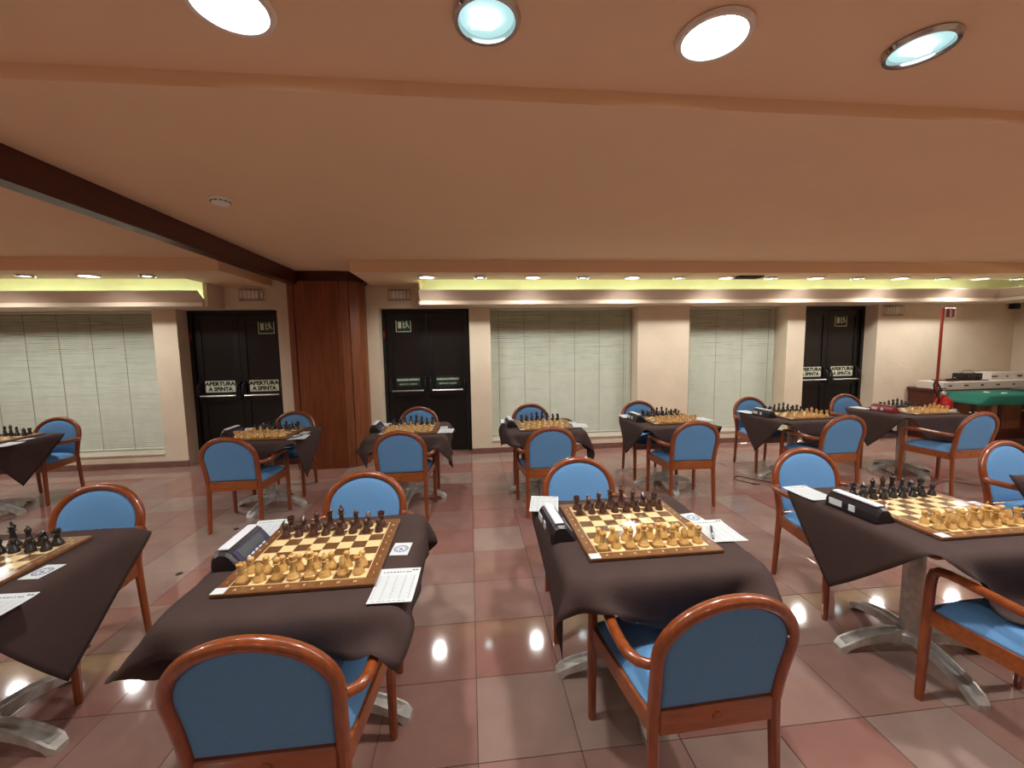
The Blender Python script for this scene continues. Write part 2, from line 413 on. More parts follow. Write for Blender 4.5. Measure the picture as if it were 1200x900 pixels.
def door(n, a, b, style, exit_x, label):
    d = struct(empty('door_%d' % n, ((a+b)/2, YD, 0)), label); h = (b-a)/2; T = ZH
    MB().box(-h, -h+.05, -.03, .12, 0, T).box(h-.05, h, -.03, .12, 0, T).box(-h+.05, h-.05, -.03, .12, T-.05, T).build('door_frame', M['door'], d)
    for s in (-1, 1):
        x0, x1 = (-h+.053, -.003) if s < 0 else (.003, h-.053)
        lf = MB()
        st = .085
        lf.box(x0, x0+st, 0, .05, .01, T-.053); lf.box(x1-st, x1, 0, .05, .01, T-.053)
        for z0, z1 in ((.01, .16), (.83, .99), (T-.16, T-.053)): lf.box(x0+st, x1-st, 0, .05, z0, z1)
        o = lf.build('door_leaf', M['door'], d)
        MB().box(x0+st, x1-st, .012, .04, .99, T-.16).build('upper_panel', M['door_panel'], o)
        MB().box(x0+st, x1-st, .012, .04, .16, .83).build('lower_panel', M['door'], o)
        zb = .93
        pb = MB().tube([(x0+.06, -.075, zb), (x1-.06, -.075, zb)], .014, 10, r2=.020).build('push_bar', M['steel'], d, True)
        for xx in (x0+.035, x1-.035):
            MB().box(xx-.022, xx+.022, -.03, 0, zb-.06, zb+.20, .008).build('bracket', M['black_plastic'], pb, True)
            MB().tube([(xx, -.02, zb+.16), (xx, -.06, zb+.145), (xx, -.082, zb+.09), (xx, -.078, zb)], [.012, .014, .014, .012], 8).build('lever', M['black_plastic'], pb, True)
        xc = (x0+x1)/2
        if style == 'spinta':
            s_ = MB().box(xc-.195, xc+.195, -.004, .002, .975, 1.135).build('notice', M['sign_white'], d, label='cream notice with black capital letters')
            flat_text('APERTURA', .074, M['ink_black'], s_, xc, -.006, 1.092, bold=.0035, sx=1.08)
            flat_text('A SPINTA', .074, M['ink_black'], s_, xc, -.006, 1.017, bold=.0035, sx=1.0)
        else:
            s_ = MB().box(xc-.17, xc+.17, -.004, .002, .985, 1.13).build('notice', M['sign_dgreen'], d, label='dark green notice with white lettering')
            flat_text('MANIGLIONE ANTIPANICO', .040, M['sign_white'], s_, xc, -.006, 1.085, bold=.0018, sx=.66)
            flat_text('apertura a spinta', .042, M['sign_white'], s_, xc, -.006, 1.025, sx=.9)
    exit_sign(d, exit_x-(a+b)/2, 1.893, .010)
    MB().box(-h+.012, -h+.038, -.034, -.029, 1.70, 1.80).build('red_sticker', M['red_dull'], d)
    return d
D = [o for o in OPEN if o[4] == 'd']
door(1, D[0][0], D[0][1], 'spinta', -2.83, 'black double fire door between blind and wooden pillar')
door(2, D[1][0], D[1][1], 'green', -.94, 'black double fire door with dark green notices')
door(3, D[2][0], D[2][1], 'spinta', 6.04, 'black double fire door beside the narrow blind')

# emergency lamps over the doors
def emergency(x, z, label):
    t = empty('emergency_light', (x, YW, z))
    MB().box(-.12, .08, -.055, 0, -.055, .055, .008).build('housing', M['white_plastic'], t)
    c = MB()
    for zz in (-.075, -.06, .07): c.tube([(-.15, -.004, zz), (-.15, -.075, zz), (.15, -.075, zz), (.15, -.004, zz)], .003, 5)
    for xx in (-.15, -.1, -.05, 0, .05, .1, .15): c.tube([(xx, -.004, -.075), (xx, -.075, -.075), (xx, -.075, .07), (xx, -.004, .07)], .0022, 5)
    c.build('wire_cage', M['wire'], t)
    MB().box(.095, .13, -.03, 0, -.03, .03, .004).build('switch_box', M['white_plastic'], t)
    tag(t, label, 'emergency light')
emergency(-2.84, 2.29, 'white caged emergency light over the door next to the pillar')
emergency(-.93, 2.28, 'white caged emergency light over the middle black door')
emergency(6.64, 2.01, 'white caged emergency light on the wall near the red pole')

# ------------------------------------------------------------------ ceiling lamps
def lamp_light(parent, power, col, size, z=-.03):
    ld = bpy.data.lights.new('lamp_light', 'SPOT'); ld.energy = power; ld.color = col; ld.spot_size = math.radians(162); ld.spot_blend = .7
    ld.shadow_soft_size = size
    o = bpy.data.objects.new('lamp_light', ld); COL.objects.link(o); o.parent = parent; o.location = (0, 0, z); return o
def downlight(x, y, z, r, bright, power, label, group):
    t = empty('recessed_downlight', (x, y, z))
    MB().lathe([(r*1.02, 0), (r*1.22, -.001), (r*1.25, -.006), (r*1.18, -.018), (r*1.04, -.017), (r*.98, -.002), (r*.98, 0)], 36).build('trim_ring', M['ring'] if bright else M['chrome'], t, True)
    if bright:
        MB().lathe([(r*1.0, -.002), (r*.9, -.003), (r*.5, -.0035), (.002, -.0035)], 36).build('lens', M['lamp_on'], t, True)
        lamp_light(t, power, WARM, r*.65)
    else:
        ln = MB().lathe([(r*1.0, -.002), (r*.9, -.003), (r*.5, -.0035), (.002, -.0035)], 36).build('lens', M['lamp_cool'], t, True)
        MB().tube([(-r*.55, -.25*r, -.010), (r*.2, -.25*r, -.011), (r*.42, 0, -.011), (r*.2, r*.25, -.011), (-r*.55, r*.25, -.010)], .12*r, 8).build('bulb', M['lamp_tube'], ln, True)
        lamp_light(t, power, COOL, r*.65)
    tag(t, label, 'downlight', group)
LB, LC = 'bright round recessed downlight in the window-side soffit', 'dim bluish round recessed downlight in the window-side soffit'
for k in range(14):
    x = -.478+k*.638; y = 5.045+.010*k
    if k == 11: x += .05
    if k % 2 == 0: downlight(x, 5.05+.008*k, ZS, .082, True, SOFFIT_W, LB, 'bright soffit downlights')
    else: downlight(x, 5.07+.008*k, ZS, .066, False, DIM_W*.08 if k != 11 else .05, LC, 'dim soffit downlights')
for k, x in enumerate((-3.50, -4.08, -4.70, -5.33, -5.95, -6.6, -7.2)):
    if k % 2: downlight(x, 4.985, ZS, .082, True, SOFFIT_W, 'bright round recessed downlight in the soffit beyond the beam', 'bright downlights beyond the beam')
    else: downlight(x, 4.99, ZS, .064, False, DIM_W*.08, 'dim round recessed downlight in the soffit beyond the beam', 'dim downlights beyond the beam')
for k in range(-7, 12):
    x = .082+k*.757; bright = k % 2 != 0
    if bright: downlight(x, 1.385, ZN, .098, True, NEAR_W, 'large bright round downlight in the raised ceiling bay', 'bright downlights of the raised bay')
    else: downlight(x, 1.375, ZN, .086, False, DIM_W, 'large bluish downlight with chrome ring in the raised ceiling bay', 'bluish downlights of the raised bay')
for k in range(-5, 6):  # unseen lamp row behind the camera, added for fill light
    downlight(.4+k*1.5, -1.9, ZN, .098, True, NEAR_W*.28, 'large round fill downlight added far from the windows', 'added fill downlights far from the windows')
# smoke detector
t = empty('smoke_detector', (-1.55, 2.882, ZC))
MB().lathe([(.062, 0), (.064, -.012), (.056, -.02), (.05, -.022)], 28).build('base', M['white_plastic'], t, True)
MB().lathe([(.05, -.022), (.052, -.03), (.04, -.042), (.015, -.046), (.001, -.046)], 28).build('head', M['white_plastic'], t, True)
sl = MB()
for k in range(12):
    a = 2*PI*k/12
    sl.tube([(.0545*math.cos(a-.15), .0545*math.sin(a-.15), -.026), (.0545*math.cos(a+.15), .0545*math.sin(a+.15), -.026)], .0028, 5)
sl.build('vent_slots', M['ink_black'], t)
tag(t, 'round white smoke detector on the plain ceiling near the beam', 'smoke detector')
# dark access vent in the soffit
t = empty('ceiling_vent', (3.60, 5.03, ZS))
MB().box(-.17, .17, -.08, .08, -.02, 0, .004).build('frame', M['vent'], t)
for k in range(6): MB().box(-.15, .15, -.065+k*.023, -.055+k*.023, -.026, -.02).build('slat', M['vent'], t)
tag(t, 'dark brown rectangular vent in the window-side soffit', 'vent')
# little camera in the corner
t = empty('security_camera', (8.80, YW, 2.065))
MB().box(-.055, .055, -.10, -.02, -.045, .04, .006).build('body', M['black_plastic'], t)
MB().tube([(0, -.03, 0), (0, 0, 0)], .02, 10).build('mount', M['black_plastic'], t)
MB().tube([(.055, -.06, .0), (.085, -.06, -.005)], .02, 10).build('lens_hood', M['black_plastic'], t)
tag(t, 'small black camera box high in the wall corner', 'camera')

# ------------------------------------------------------------------ chairs
def make_chair():
    c = empty('armchair')
    W, R = M['wood'], M['wood_rail']
    for s in (-1, 1):
        MB().tube([(s*.212, -.262, 0), (s*.211, -.258, .02), (s*.206, -.24, .36), (s*.206, -.238, .46)], [.014, .0165, .019, .019], 8, up=(0, 1, 0)).build('leg', W, c, True)
        fp = [(s*.250, .200, 0), (s*.250, .200, .02), (s*.250, .196, .35), (s*.250, .192, .52), (s*.250, .188, .568), (s*.251, .17, .598), (s*.252, .14, .608)]
        MB().tube(fp[:5], [.0145, .0165, .02, .0195, .019], 8, up=(0, 1, 0)).build('leg', W, c, True)
        ap = [(s*.250, .188, .560), (s*.2505, .180, .588), (s*.252, .160, .605), (s*.255, .12, .612), (s*.266, 0, .614), (s*.274, -.10, .613), (s*.275, -.16, .612), (s*.270, -.20, .611), (s*.255, -.232, .61), (s*.232, -.248, .61), (s*.212, -.252, .61)]
        MB().tube(ap, [.0185, .0185, .0185, .0185, .0185, .019, .019, .0185, .017, .0155, .015], 10).build('armrest', W, c, True)
    # arched back
    path = []
    def yb(z): return -.238-.085*max(0, (z-.44)/.40)**1.15
    for z, x in ((.44, .206), (.50, .207), (.56, .2095), (.61, .213), (.645, .2155)): path.append((-x, yb(z), z))
    for k in range(1, 24):
        a = PI*k/24; z = .645+.185*math.sin(a)**.95; path.append((-.2155*math.cos(a), yb(z), z))
    path += [(-x, y, z) for x, y, z in path[4::-1]]
    MB().tube(path, .0205, 12, up=(0, 1, 0)).build('back_frame', W, c, True)
    # upholstered panel inside the arch
    outl = []
    ins = .016
    for z, x in ((.452, .206-ins), (.50, .207-ins), (.56, .2095-ins), (.61, .213-ins), (.645, .2155-ins)): outl.append((-x, z))
    for k in range(1, 24):
        a = PI*k/24; outl.append((-(.2155-ins)*math.cos(a), .645+(.185-ins)*math.sin(a)**.95))
    outl += [(-x, z) for x, z in outl[4::-1]]
    cx, cz = 0, .62; mb = MB(); n = len(outl); rings = [(1, .0), (.97, .012), (.88, .019), (.6, .023), (.3, .024)]
    for sd in (1, -1):
        vs = []; fs = []
        for q, (f, d) in enumerate(rings):
            for x, z in outl:
                X, Z = cx+(x-cx)*f, cz+(z-cz)*f
                vs.append((X, yb(Z)+sd*d*(1 if sd > 0 else .55), Z))
        vs.append((cx, yb(cz)+sd*.024*(1 if sd > 0 else .55), cz))
        for q in range(len(rings)-1):
            for i in range(n): j = (i+1) % n; fs.append((q*n+i, q*n+j, q*n+n+j, q*n+n+i))
        q = (len(rings)-1)*n
        for i in range(n): fs.append((q+i, q+(i+1) % n, q+n))
        mb.add(vs, fs)
    mb.build('backrest', M['blue'], c, True)
    rail = MB().box(-.19, .19, -.252, -.226, .366, .447, .004).build('back_rail', R, c)
    me = MB().lathe([(.017, 0), (.017, .002), (.012, .004), (.001, .004)], 16)
    me.v = [(x, -.252-z, .407+y) for x, y, z in me.v]
    me.build('badge', M['wood_rail'], rail, True)
    # seat frame
    fr = MB().box(-.232, .232, .175, .20, .355, .42, .004)
    for s in (-1, 1):
        fr.prism([(s*.232, .19), (s*.257, .19), (s*.212, -.24), (s*.188, -.24)], .355, .42)
    fr.build('seat_frame', R, c)
    # domed seat cushion
    mb = MB(); nx, ny = 12, 12; vs = []
    def pt(u, v, top):
        su = math.copysign(abs(u)**1, u); hw = .205+.037*(v+1)/2
        k = 1-.06*(abs(v)**6); kx = 1-.05*(abs(u)**6)
        x = su*hw*k; y = -.015+v*.222*kx
        e = (1-abs(u)**4)*(1-abs(v)**4)
        z = (.428+.045*e**.45+.006*e) if top else .412
        return (x, y, z)
    for top in (1, 0):
        for j in range(ny+1):
            for i in range(nx+1): vs.append(pt(-1+2*i/nx, -1+2*j/ny, top))
    fs = []; K = (nx+1)*(ny+1); W_ = nx+1
    for j in range(ny):
        for i in range(nx):
            a = j*W_+i; fs.append((a, a+1, a+W_+1, a+W_)); fs.append((K+a, K+a+W_, K+a+W_+1, K+a+1))
    for i in range(nx): fs.append((i, K+i, K+i+1, i+1)); a = ny*W_+i; fs.append((a, a+1, K+a+1, K+a))
    for j in range(ny): a = j*W_; fs.append((a, a+W_, K+a+W_, K+a)); a = j*W_+nx; fs.append((a, K+a, K+a+W_, a+W_))
    mb.add(vs, fs).build('seat', M['blue'], c, True)
    return c
PHR = {'B0': 'window-row table beyond the wooden beam', 'B1': 'window-row table by the wooden pillar', 'B2': 'window-row table by the middle black door',
       'B3': 'window-row table by the wide blind', 'B4': 'window-row table by the cream pier', 'B5': 'window-row table by the narrow blind',
       'B6': 'window-row table with the red clock', 'A0': 'second-row table in line with the pillar', 'A1': 'second-row table in line with the middle door',
       'A2': 'second-row table in line with the wide blind', 'A3': 'second-row table in line with the pier', 'A4': 'second-row table in line with the narrow blind'}
CH = {'A1n': (-.59, 1.35, 0), 'A2n': (.73, 1.35, 2), 'A3n': (2.165, 1.26, 0),
      'A0f': (-2.03, 2.09, 180), 'A1f': (-.62, 2.09, 180), 'A2f': (.67, 2.19, 180), 'A3f': (2.21, 2.17, 178), 'A4f': (3.71, 2.12, 183),
      'B1n': (-2.03, 3.88, 0), 'B2n': (-.625, 3.89, 0), 'B3n': (.705, 3.82, 0), 'B4n': (2.09, 3.84, -2), 'B5n': (3.60, 3.84, 0), 'B6n': (4.96, 3.76, 2),
      'B0f': (-4.60, 4.74, 182), 'B1f': (-2.03, 4.63, 180), 'B2f': (-.62, 4.66, 180), 'B3f': (.73, 4.64, 180), 'B4f': (2.10, 4.60, 180), 'B5f': (3.62, 4.64, 180), 'B6f': (4.97, 4.62, 180)}
ch0 = None
for k, (x, y, a) in CH.items():
    if ch0 is None: o = ch0 = make_chair()
    else: o = copy_tree(ch0)
    o.location = (x, y, 0); o.rotation_euler = (0, 0, math.radians(a))
    tag(o, ('blue armchair facing the windows at ' if k[2] == 'n' else 'blue armchair, its back to the windows, at ')+PHR[k[:2]], 'armchair', 'blue armchairs at the chess tables')

# ------------------------------------------------------------------ tables
ZT = .718
HT = .392
def make_table():
    t = empty('pedestal_table')
    MB().box(-HT+.03, HT-.03, -HT+.03, HT-.03, ZT-.03, ZT-.003, .012).build('table_top', M['laminate'], t)
    MB().lathe([(.042, .10), (.042, ZT-.045), (.14, ZT-.04), (.14, ZT-.028)], 20).build('pole', M['alu'], t, True)
    MB().lathe([(.045, .055), (.062, .06), (.064, .10), (.05, .118), (.043, .12)], 20).build('hub', M['alu'], t, True)
    def foot(rz):
        mb = MB(); n = 12; vs = []; m2 = MB(); v2 = []
        for i in range(n+1):
            u = i/n; r = .045+.305*u
            zt = .112*(1-u**2.2)+.028*u**2.2 if u < .97 else .022
            zb = .058*(1-(2*u-.45)**2/2.4) if u < .86 else 0
            zb = max(0, min(zb, zt-.016))
            hw = .026+.010*u if u < .9 else .036-.012*(u-.9)/.1
            rim = .014
            vs += [(r, -hw, zb), (r, -hw, zt), (r, -hw+.011, zt+.001), (r, -hw+.014, zt-rim), (r, hw-.014, zt-rim), (r, hw-.011, zt+.001), (r, hw, zt), (r, hw, zb)] if .08 < u < .86 else \
                  [(r, -hw, zb), (r, -hw, zt), (r, -hw+.011, zt+.001), (r, -hw+.014, zt+.001), (r, hw-.014, zt+.001), (r, hw-.011, zt+.001), (r, hw, zt), (r, hw, zb)]
        fs = [tuple(range(7, -1, -1)), tuple(n*8+k for k in range(8))]
        for i in range(n):
            for k in range(8): l = (k+1) % 8; fs.append((i*8+k, i*8+l, i*8+8+l, i*8+8+k))
        c, s = math.cos(rz), math.sin(rz)
        mb.add([(x*c-y*s, x*s+y*c, z) for x, y, z in vs], fs)
        return mb
    for k in range(4): foot(k*PI/2+math.radians(-8)).build('foot', M['alu'], t, True)
    return t
TB = {'A0': (-1.99, 1.71), 'A1': (-.63, 1.68), 'A2': (.72, 1.74), 'A3': (2.17, 1.72), 'A4': (3.66, 1.74),
      'B0': (-4.70, 4.38), 'B1': (-2.01, 4.22), 'B2': (-.62, 4.23), 'B3': (.74, 4.20), 'B4': (2.12, 4.20), 'B5': (3.62, 4.22), 'B6': (5.05, 4.24)}
BRD = {'A0': (-1.995, 1.70), 'A1': (-.626, 1.69), 'A2': (.72, 1.745), 'A3': (2.215, 1.715), 'B0': (-4.685, 4.41), 'B1': (-2.0, 4.23), 'B2': (-.61, 4.23), 'B3': (.75, 4.19), 'B4': (2.15, 4.24), 'B5': (3.65, 4.23), 'B6': (5.16, 4.24)}
# cloth: (rotation, offset x, offset y, stiffness, seed)
CLO = {'A0': (37, .03, .04), 'A1': (-5, -.04, .045), 'A2': (-14, .01, -.02), 'A3': (40, .0, .0), 'A4': (38, 0, 0),
       'B0': (40, .02, 0), 'B1': (35, .02, 0), 'B2': (8, 0, -.02), 'B3': (10, -.01, -.02), 'B4': (32, 0, 0), 'B5': (40, 0, 0), 'B6': (41, 0, 0)}
CL_SIDE = 1.08
# loose corners that stand out stiffly (table-local positions)
PIN = {'A1': [(-.57, -.29, .53, 1)], 'A0': [(.445, .41, .685)]}
ARM_LINE = [(.250, .196, 0), (.250, .190, .575), (.2515, .165, .602), (.255, .12, .612), (.275, -.12, .613), (.27, -.20, .611), (.235, -.247, .61)]
def chair_colliders(k, x, y):
    """arm and front-leg segments and seat frames of the chairs at table k, in table coordinates"""
    segs, seats = [], []
    for ck_, (cx_, cy_, ca_) in CH.items():
        if ck_[:2] != k: continue
        c, s = math.cos(math.radians(ca_)), math.sin(math.radians(ca_)); off = np.array([cx_-x, cy_-y, 0])
        rot = np.array([[c, -s, 0], [s, c, 0], [0, 0, 1]])
        for sd in (-1, 1):
            pl = [rot@np.array((sd*a, b, d))+off for a, b, d in ARM_LINE]
            segs += list(zip(pl[:-1], pl[1:]))
        seats.append((rot, off))
    return segs, seats
def push_out(Q, segs, seats, R_=.032):
    for a, b in segs:
        d = b-a; m_ = (Q[:, 0] > min(a[0], b[0])-R_) & (Q[:, 0] < max(a[0], b[0])+R_) & (Q[:, 1] > min(a[1], b[1])-R_) & (Q[:, 1] < max(a[1], b[1])+R_) & (Q[:, 2] < max(a[2], b[2])+R_)
        ix = np.nonzero(m_)[0]
        if not len(ix): continue
        p = Q[ix]; t = np.clip(((p-a)@d)/(d@d), 0, 1); e = p-(a+t[:, None]*d); r = np.sqrt((e*e).sum(1))+1e-9
        h = r < R_
        Q[ix[h]] += e[h]*((R_-r[h])/r[h])[:, None]
    for rot, off in seats:
        p = (Q-off)@rot                                    # into chair axes
        hx = .252+.012-np.abs(p[:, 0]); hy = np.minimum(.212+.012-p[:, 1], p[:, 1]+.262); hz = .492-p[:, 2]
        ins = (hx > 0) & (hy > 0) & (hz > 0) & (p[:, 2] > .33)
        if not ins.any(): continue
        up = ins & (hz <= np.minimum(hx, hy)*1.0+.02); ot = ins & ~up
        p[up, 2] = .492
        ox_ = ot & (hx <= hy); oy_ = ot & (hx > hy)
        p[ox_, 0] += np.sign(p[ox_, 0])*hx[ox_]; p[oy_, 1] += np.where(p[oy_, 1] > -.02, 1, -1)*hy[oy_]
        Q[ins] = (p@rot.T+off)[ins]
        bk = (np.abs(p[:, 0]) < .25) & (p[:, 2] > .44) & (p[:, 2] < .86) & (p[:, 1] < -.175) & (p[:, 1] > -.36)
        p[bk, 1] = -.175; Q[bk] = (p@rot.T+off)[bk]
def drape(rot, ox, oy, seed, arms=(), pins=(), n=44, steps=130, iters=7):
    rg = np.random.default_rng(seed)
    L = CL_SIDE; d = L/n
    gx, gy = np.meshgrid(np.linspace(-L/2, L/2, n+1), np.linspace(-L/2, L/2, n+1), indexing='ij')
    c, s = math.cos(rot), math.sin(rot)
    P = np.stack([gx*c-gy*s+ox, gx*s+gy*c+oy, np.full_like(gx, ZT+.004)], -1).reshape(-1, 3)
    P[:, 2] += rg.normal(0, .0006, len(P))
    V = np.zeros_like(P); I = np.arange((n+1)**2).reshape(n+1, n+1); cons = []
    def addc(A, B, k, par):
        for q in (0, 1):
            mk = (par % 2) == q; a, b = A[mk], B[mk]
            cons.append((a, b, np.linalg.norm(P0[a]-P0[b], axis=1), k))
    P0 = np.stack([gx, gy, 0*gx], -1).reshape(-1, 3)
    ii, jj = np.meshgrid(np.arange(n+1), np.arange(n+1), indexing='ij')
    addc(I[:-1].ravel(), I[1:].ravel(), 1, ii[:-1].ravel()); addc(I[:, :-1].ravel(), I[:, 1:].ravel(), 1, jj[:, :-1].ravel())
    addc(I[:-1, :-1].ravel(), I[1:, 1:].ravel(), .6, ii[:-1, :-1].ravel()); addc(I[:-1, 1:].ravel(), I[1:, :-1].ravel(), .6, ii[:-1, 1:].ravel())
    addc(I[:-2].ravel(), I[2:].ravel(), .5, (ii[:-2]//2).ravel()); addc(I[:, :-2].ravel(), I[:, 2:].ravel(), .5, (jj[:, :-2]//2).ravel())
    addc(I[:-4].ravel(), I[4:].ravel(), .18, (ii[:-4]//4).ravel()); addc(I[:, :-4].ravel(), I[:, 4:].ravel(), .18, (jj[:, :-4]//4).ravel())
    bd_ = np.unique(np.concatenate([I[0], I[-1], I[:, 0], I[:, -1]])); pv = []
    for tp in pins:
        cor = len(tp) > 3; tp = np.array(tp[:3])
        if cor:
            cs_ = np.array([I[0, 0], I[0, -1], I[-1, 0], I[-1, -1]]); pv.append((cs_[np.argmin(np.linalg.norm(P[cs_, :2]-tp[:2], axis=1))], tp)); continue
        an = np.arctan2(P[bd_, 1], P[bd_, 0])-math.atan2(tp[1], tp[0])
        pv.append((bd_[np.argmin(np.abs((an+PI) % (2*PI)-PI))], tp))
    a_ = HT+.004; tt = ZT+.004; dt = 1/50
    for st in range(steps):
        V[:, 2] -= 9.8*dt; V *= .965
        sp_ = np.sqrt((V*V).sum(1)); V *= np.minimum(1, .5/(sp_+1e-9))[:, None]
        Q = P+V*dt
        for it in range(iters):
            for a, b, l, k in cons:
                D_ = Q[b]-Q[a]; ln = np.sqrt((D_*D_).sum(1))+1e-9
                cc = (D_*((ln-l)/ln*.5*k)[:, None]); Q[a] += cc; Q[b] -= cc
            dx, dy, dz = a_-np.abs(Q[:, 0]), a_-np.abs(Q[:, 1]), tt-Q[:, 2]
            ins = (dx > 0) & (dy > 0) & (dz > 0)
            top = ins & (dz <= np.minimum(dx, dy)+.012)
            Q[top, 2] = tt
            Q[top, :2] += (P[top, :2]-Q[top, :2])*.5
            for v_, tp in pv: Q[v_] += (tp-Q[v_])*min(1, st/40)*.5
            push_out(Q, *arms)
            sx = ins & ~top & (dx <= dy); sy = ins & ~top & (dx > dy)
            Q[sx, 0] = np.sign(Q[sx, 0])*a_; Q[sy, 1] = np.sign(Q[sy, 1])*a_
        V = (Q-P)/dt; P = Q
    G = P.reshape(n+1, n+1, 3).copy()
    for it in range(3):
        B_ = G.copy()
        G[1:-1, 1:-1] = .5*B_[1:-1, 1:-1]+.125*(B_[:-2, 1:-1]+B_[2:, 1:-1]+B_[1:-1, :-2]+B_[1:-1, 2:])
        for sl in ((slice(1, -1), 0), (slice(1, -1), -1)):
            G[sl] = .5*B_[sl]+.25*(B_[:-2, sl[1]]+B_[2:, sl[1]]); G[sl[1], 1:-1] = .5*B_[sl[1], 1:-1]+.25*(B_[sl[1], :-2]+B_[sl[1], 2:])
    P = G.reshape(-1, 3)
    for it in range(14):
        for a, b, l, k in cons[:8]:
            D_ = P[b]-P[a]; ln = np.sqrt((D_*D_).sum(1))+1e-9
            cc = (D_*((ln-l)/ln*.25*k)[:, None]); P[a] += cc; P[b] -= cc
        push_out(P, *arms)
        dx, dy, dz = a_-np.abs(P[:, 0]), a_-np.abs(P[:, 1]), tt-P[:, 2]
        ins = (dx > 0) & (dy > 0) & (dz > 0); top = ins & (dz <= np.minimum(dx, dy)+.012)
        P[top, 2] = tt
        sx = ins & ~top & (dx <= dy); sy = ins & ~top & (dx > dy)
        P[sx, 0] = np.sign(P[sx, 0])*a_; P[sy, 1] = np.sign(P[sy, 1])*a_
    for it in range(3):                                    # soften the fold along the table edge
        G = P.reshape(n+1, n+1, 3); B_ = G.copy()
        B_[1:-1, 1:-1] = .5*G[1:-1, 1:-1]+.125*(G[:-2, 1:-1]+G[2:, 1:-1]+G[1:-1, :-2]+G[1:-1, 2:])
        B_ = B_.reshape(-1, 3); m_ = (P[:, 2] > .655) & (np.maximum(np.abs(P[:, 0]), np.abs(P[:, 1])) > HT-.03)
        P[m_] = B_[m_]
    push_out(P, *arms)
    ont = (np.abs(P[:, 0]) < HT-.022) & (np.abs(P[:, 1]) < HT-.022) & (P[:, 2] > tt-.02)
    P[ont, 2] = tt
    P[:, 2] = np.minimum(P[:, 2], tt)
    fs = [(int(I[i, j]), int(I[i+1, j]), int(I[i+1, j+1]), int(I[i, j+1])) for i in range(n) for j in range(n)]
    return P, fs
tb0 = None
for q, (k, (x, y)) in enumerate(TB.items()):
    if tb0 is None: o = tb0 = make_table()
    else: o = copy_tree(tb0)
    o.location = (x, y, 0)
    tag(o, 'square table on a four-foot aluminium pedestal, the '+PHR[k], 'table', 'pedestal chess tables')
    r, ox, oy = CLO[k]
    arms = chair_colliders(k, x, y)
    P, fs = drape(math.radians(r), ox, oy, q+3, arms, PIN.get(k, ()))
    mb = MB(); mb.v = [tuple(p) for p in P]; mb.f = fs
    me = mb.mesh('tablecloth', fix=False); me.polygons.foreach_set('use_smooth', [True]*len(me.polygons))
    o = link('tablecloth', me, M['cloth'], None, (x, y, 0))
    md = o.modifiers.new('thick', 'SOLIDIFY'); md.thickness = .0015; md.offset = 1
    tag(o, 'dark brown fabric cloth draped over the '+PHR[k], 'tablecloth', 'dark brown tablecloths')

# ------------------------------------------------------------------ chess boards
ZB0 = ZT+.0062                  # top of the cloth
BT, SQ, BH = .016, .0575, .275
ZB = ZB0+BT
bmesh_body = MB().box(-BH, BH, -BH, BH, 0, BT-.0008, .003).mesh('board_frame')
sq_me = {}
for kk in ('sq_light', 'sq_dark'):
    sq_me[kk] = MB().box(-SQ/2+.0002, SQ/2-.0002, -SQ/2+.0002, SQ/2-.0002, BT-.002, BT, .0003).mesh('square'); sq_me[kk].materials.append(M[kk])
far_me = MB().box(-4*SQ, 4*SQ, -4*SQ, 4*SQ, BT-.002, BT).mesh('playing_field'); far_me.materials.append(M['checker'])
line_me = MB()
h = 4*SQ+.004
for a, b, c, d in ((-h, h, -h, -h+.003), (-h, h, h-.003, h), (-h, -h+.003, -h+.003, h-.003), (h-.003, h, -h+.003, h-.003)): line_me.box(a, b, c, d, BT-.002, BT-.0003)
line_me = line_me.mesh('inlay_line'); line_me.materials.append(M['sq_light'])
stick_me = MB().box(-.0215, .0215, -.019, .019, 0, .0012).mesh('number_sticker'); stick_me.materials.append(M['paper'])
let_me = {ch: text_mesh(ch, .017, bold=.0004) for ch in 'ABCDEFGH12345678'}
for me in let_me.values(): me.materials.append(M['sq_light'])
def board(k):
    x, y = BRD[k]
    t = empty('chess_board', (x, y, ZB0)); link('board_frame', bmesh_body, M['board_frame'], t)
    if k[0] == 'A':
        for i in range(8):
            for j in range(8):
                link('square', sq_me['sq_dark' if (i+j) % 2 == 0 else 'sq_light'], None, t, ((i-3.5)*SQ, (j-3.5)*SQ, 0))
        link('inlay_line', line_me, None, t)
        for i in range(8):
            for e in (-1, 1):
                link('file_letter', let_me['ABCDEFGH'[i]], None, t, ((i-3.5)*SQ, e*(4*SQ+.024), BT-.0002), 0 if e < 0 else PI)
                link('rank_number', let_me['12345678'[i]], None, t, (e*(4*SQ+.024), (i-3.5)*SQ, BT-.0002), 0 if e < 0 else PI)
    else:
        link('playing_field', far_me, None, t)
    link('number_sticker', stick_me, None, t, (-BH+.024, -BH+.020, BT-.001))
    tag(t, 'wooden chess board with walnut border on the '+PHR[k], 'chess board', 'wooden chess boards')
for k in BRD: board(k)

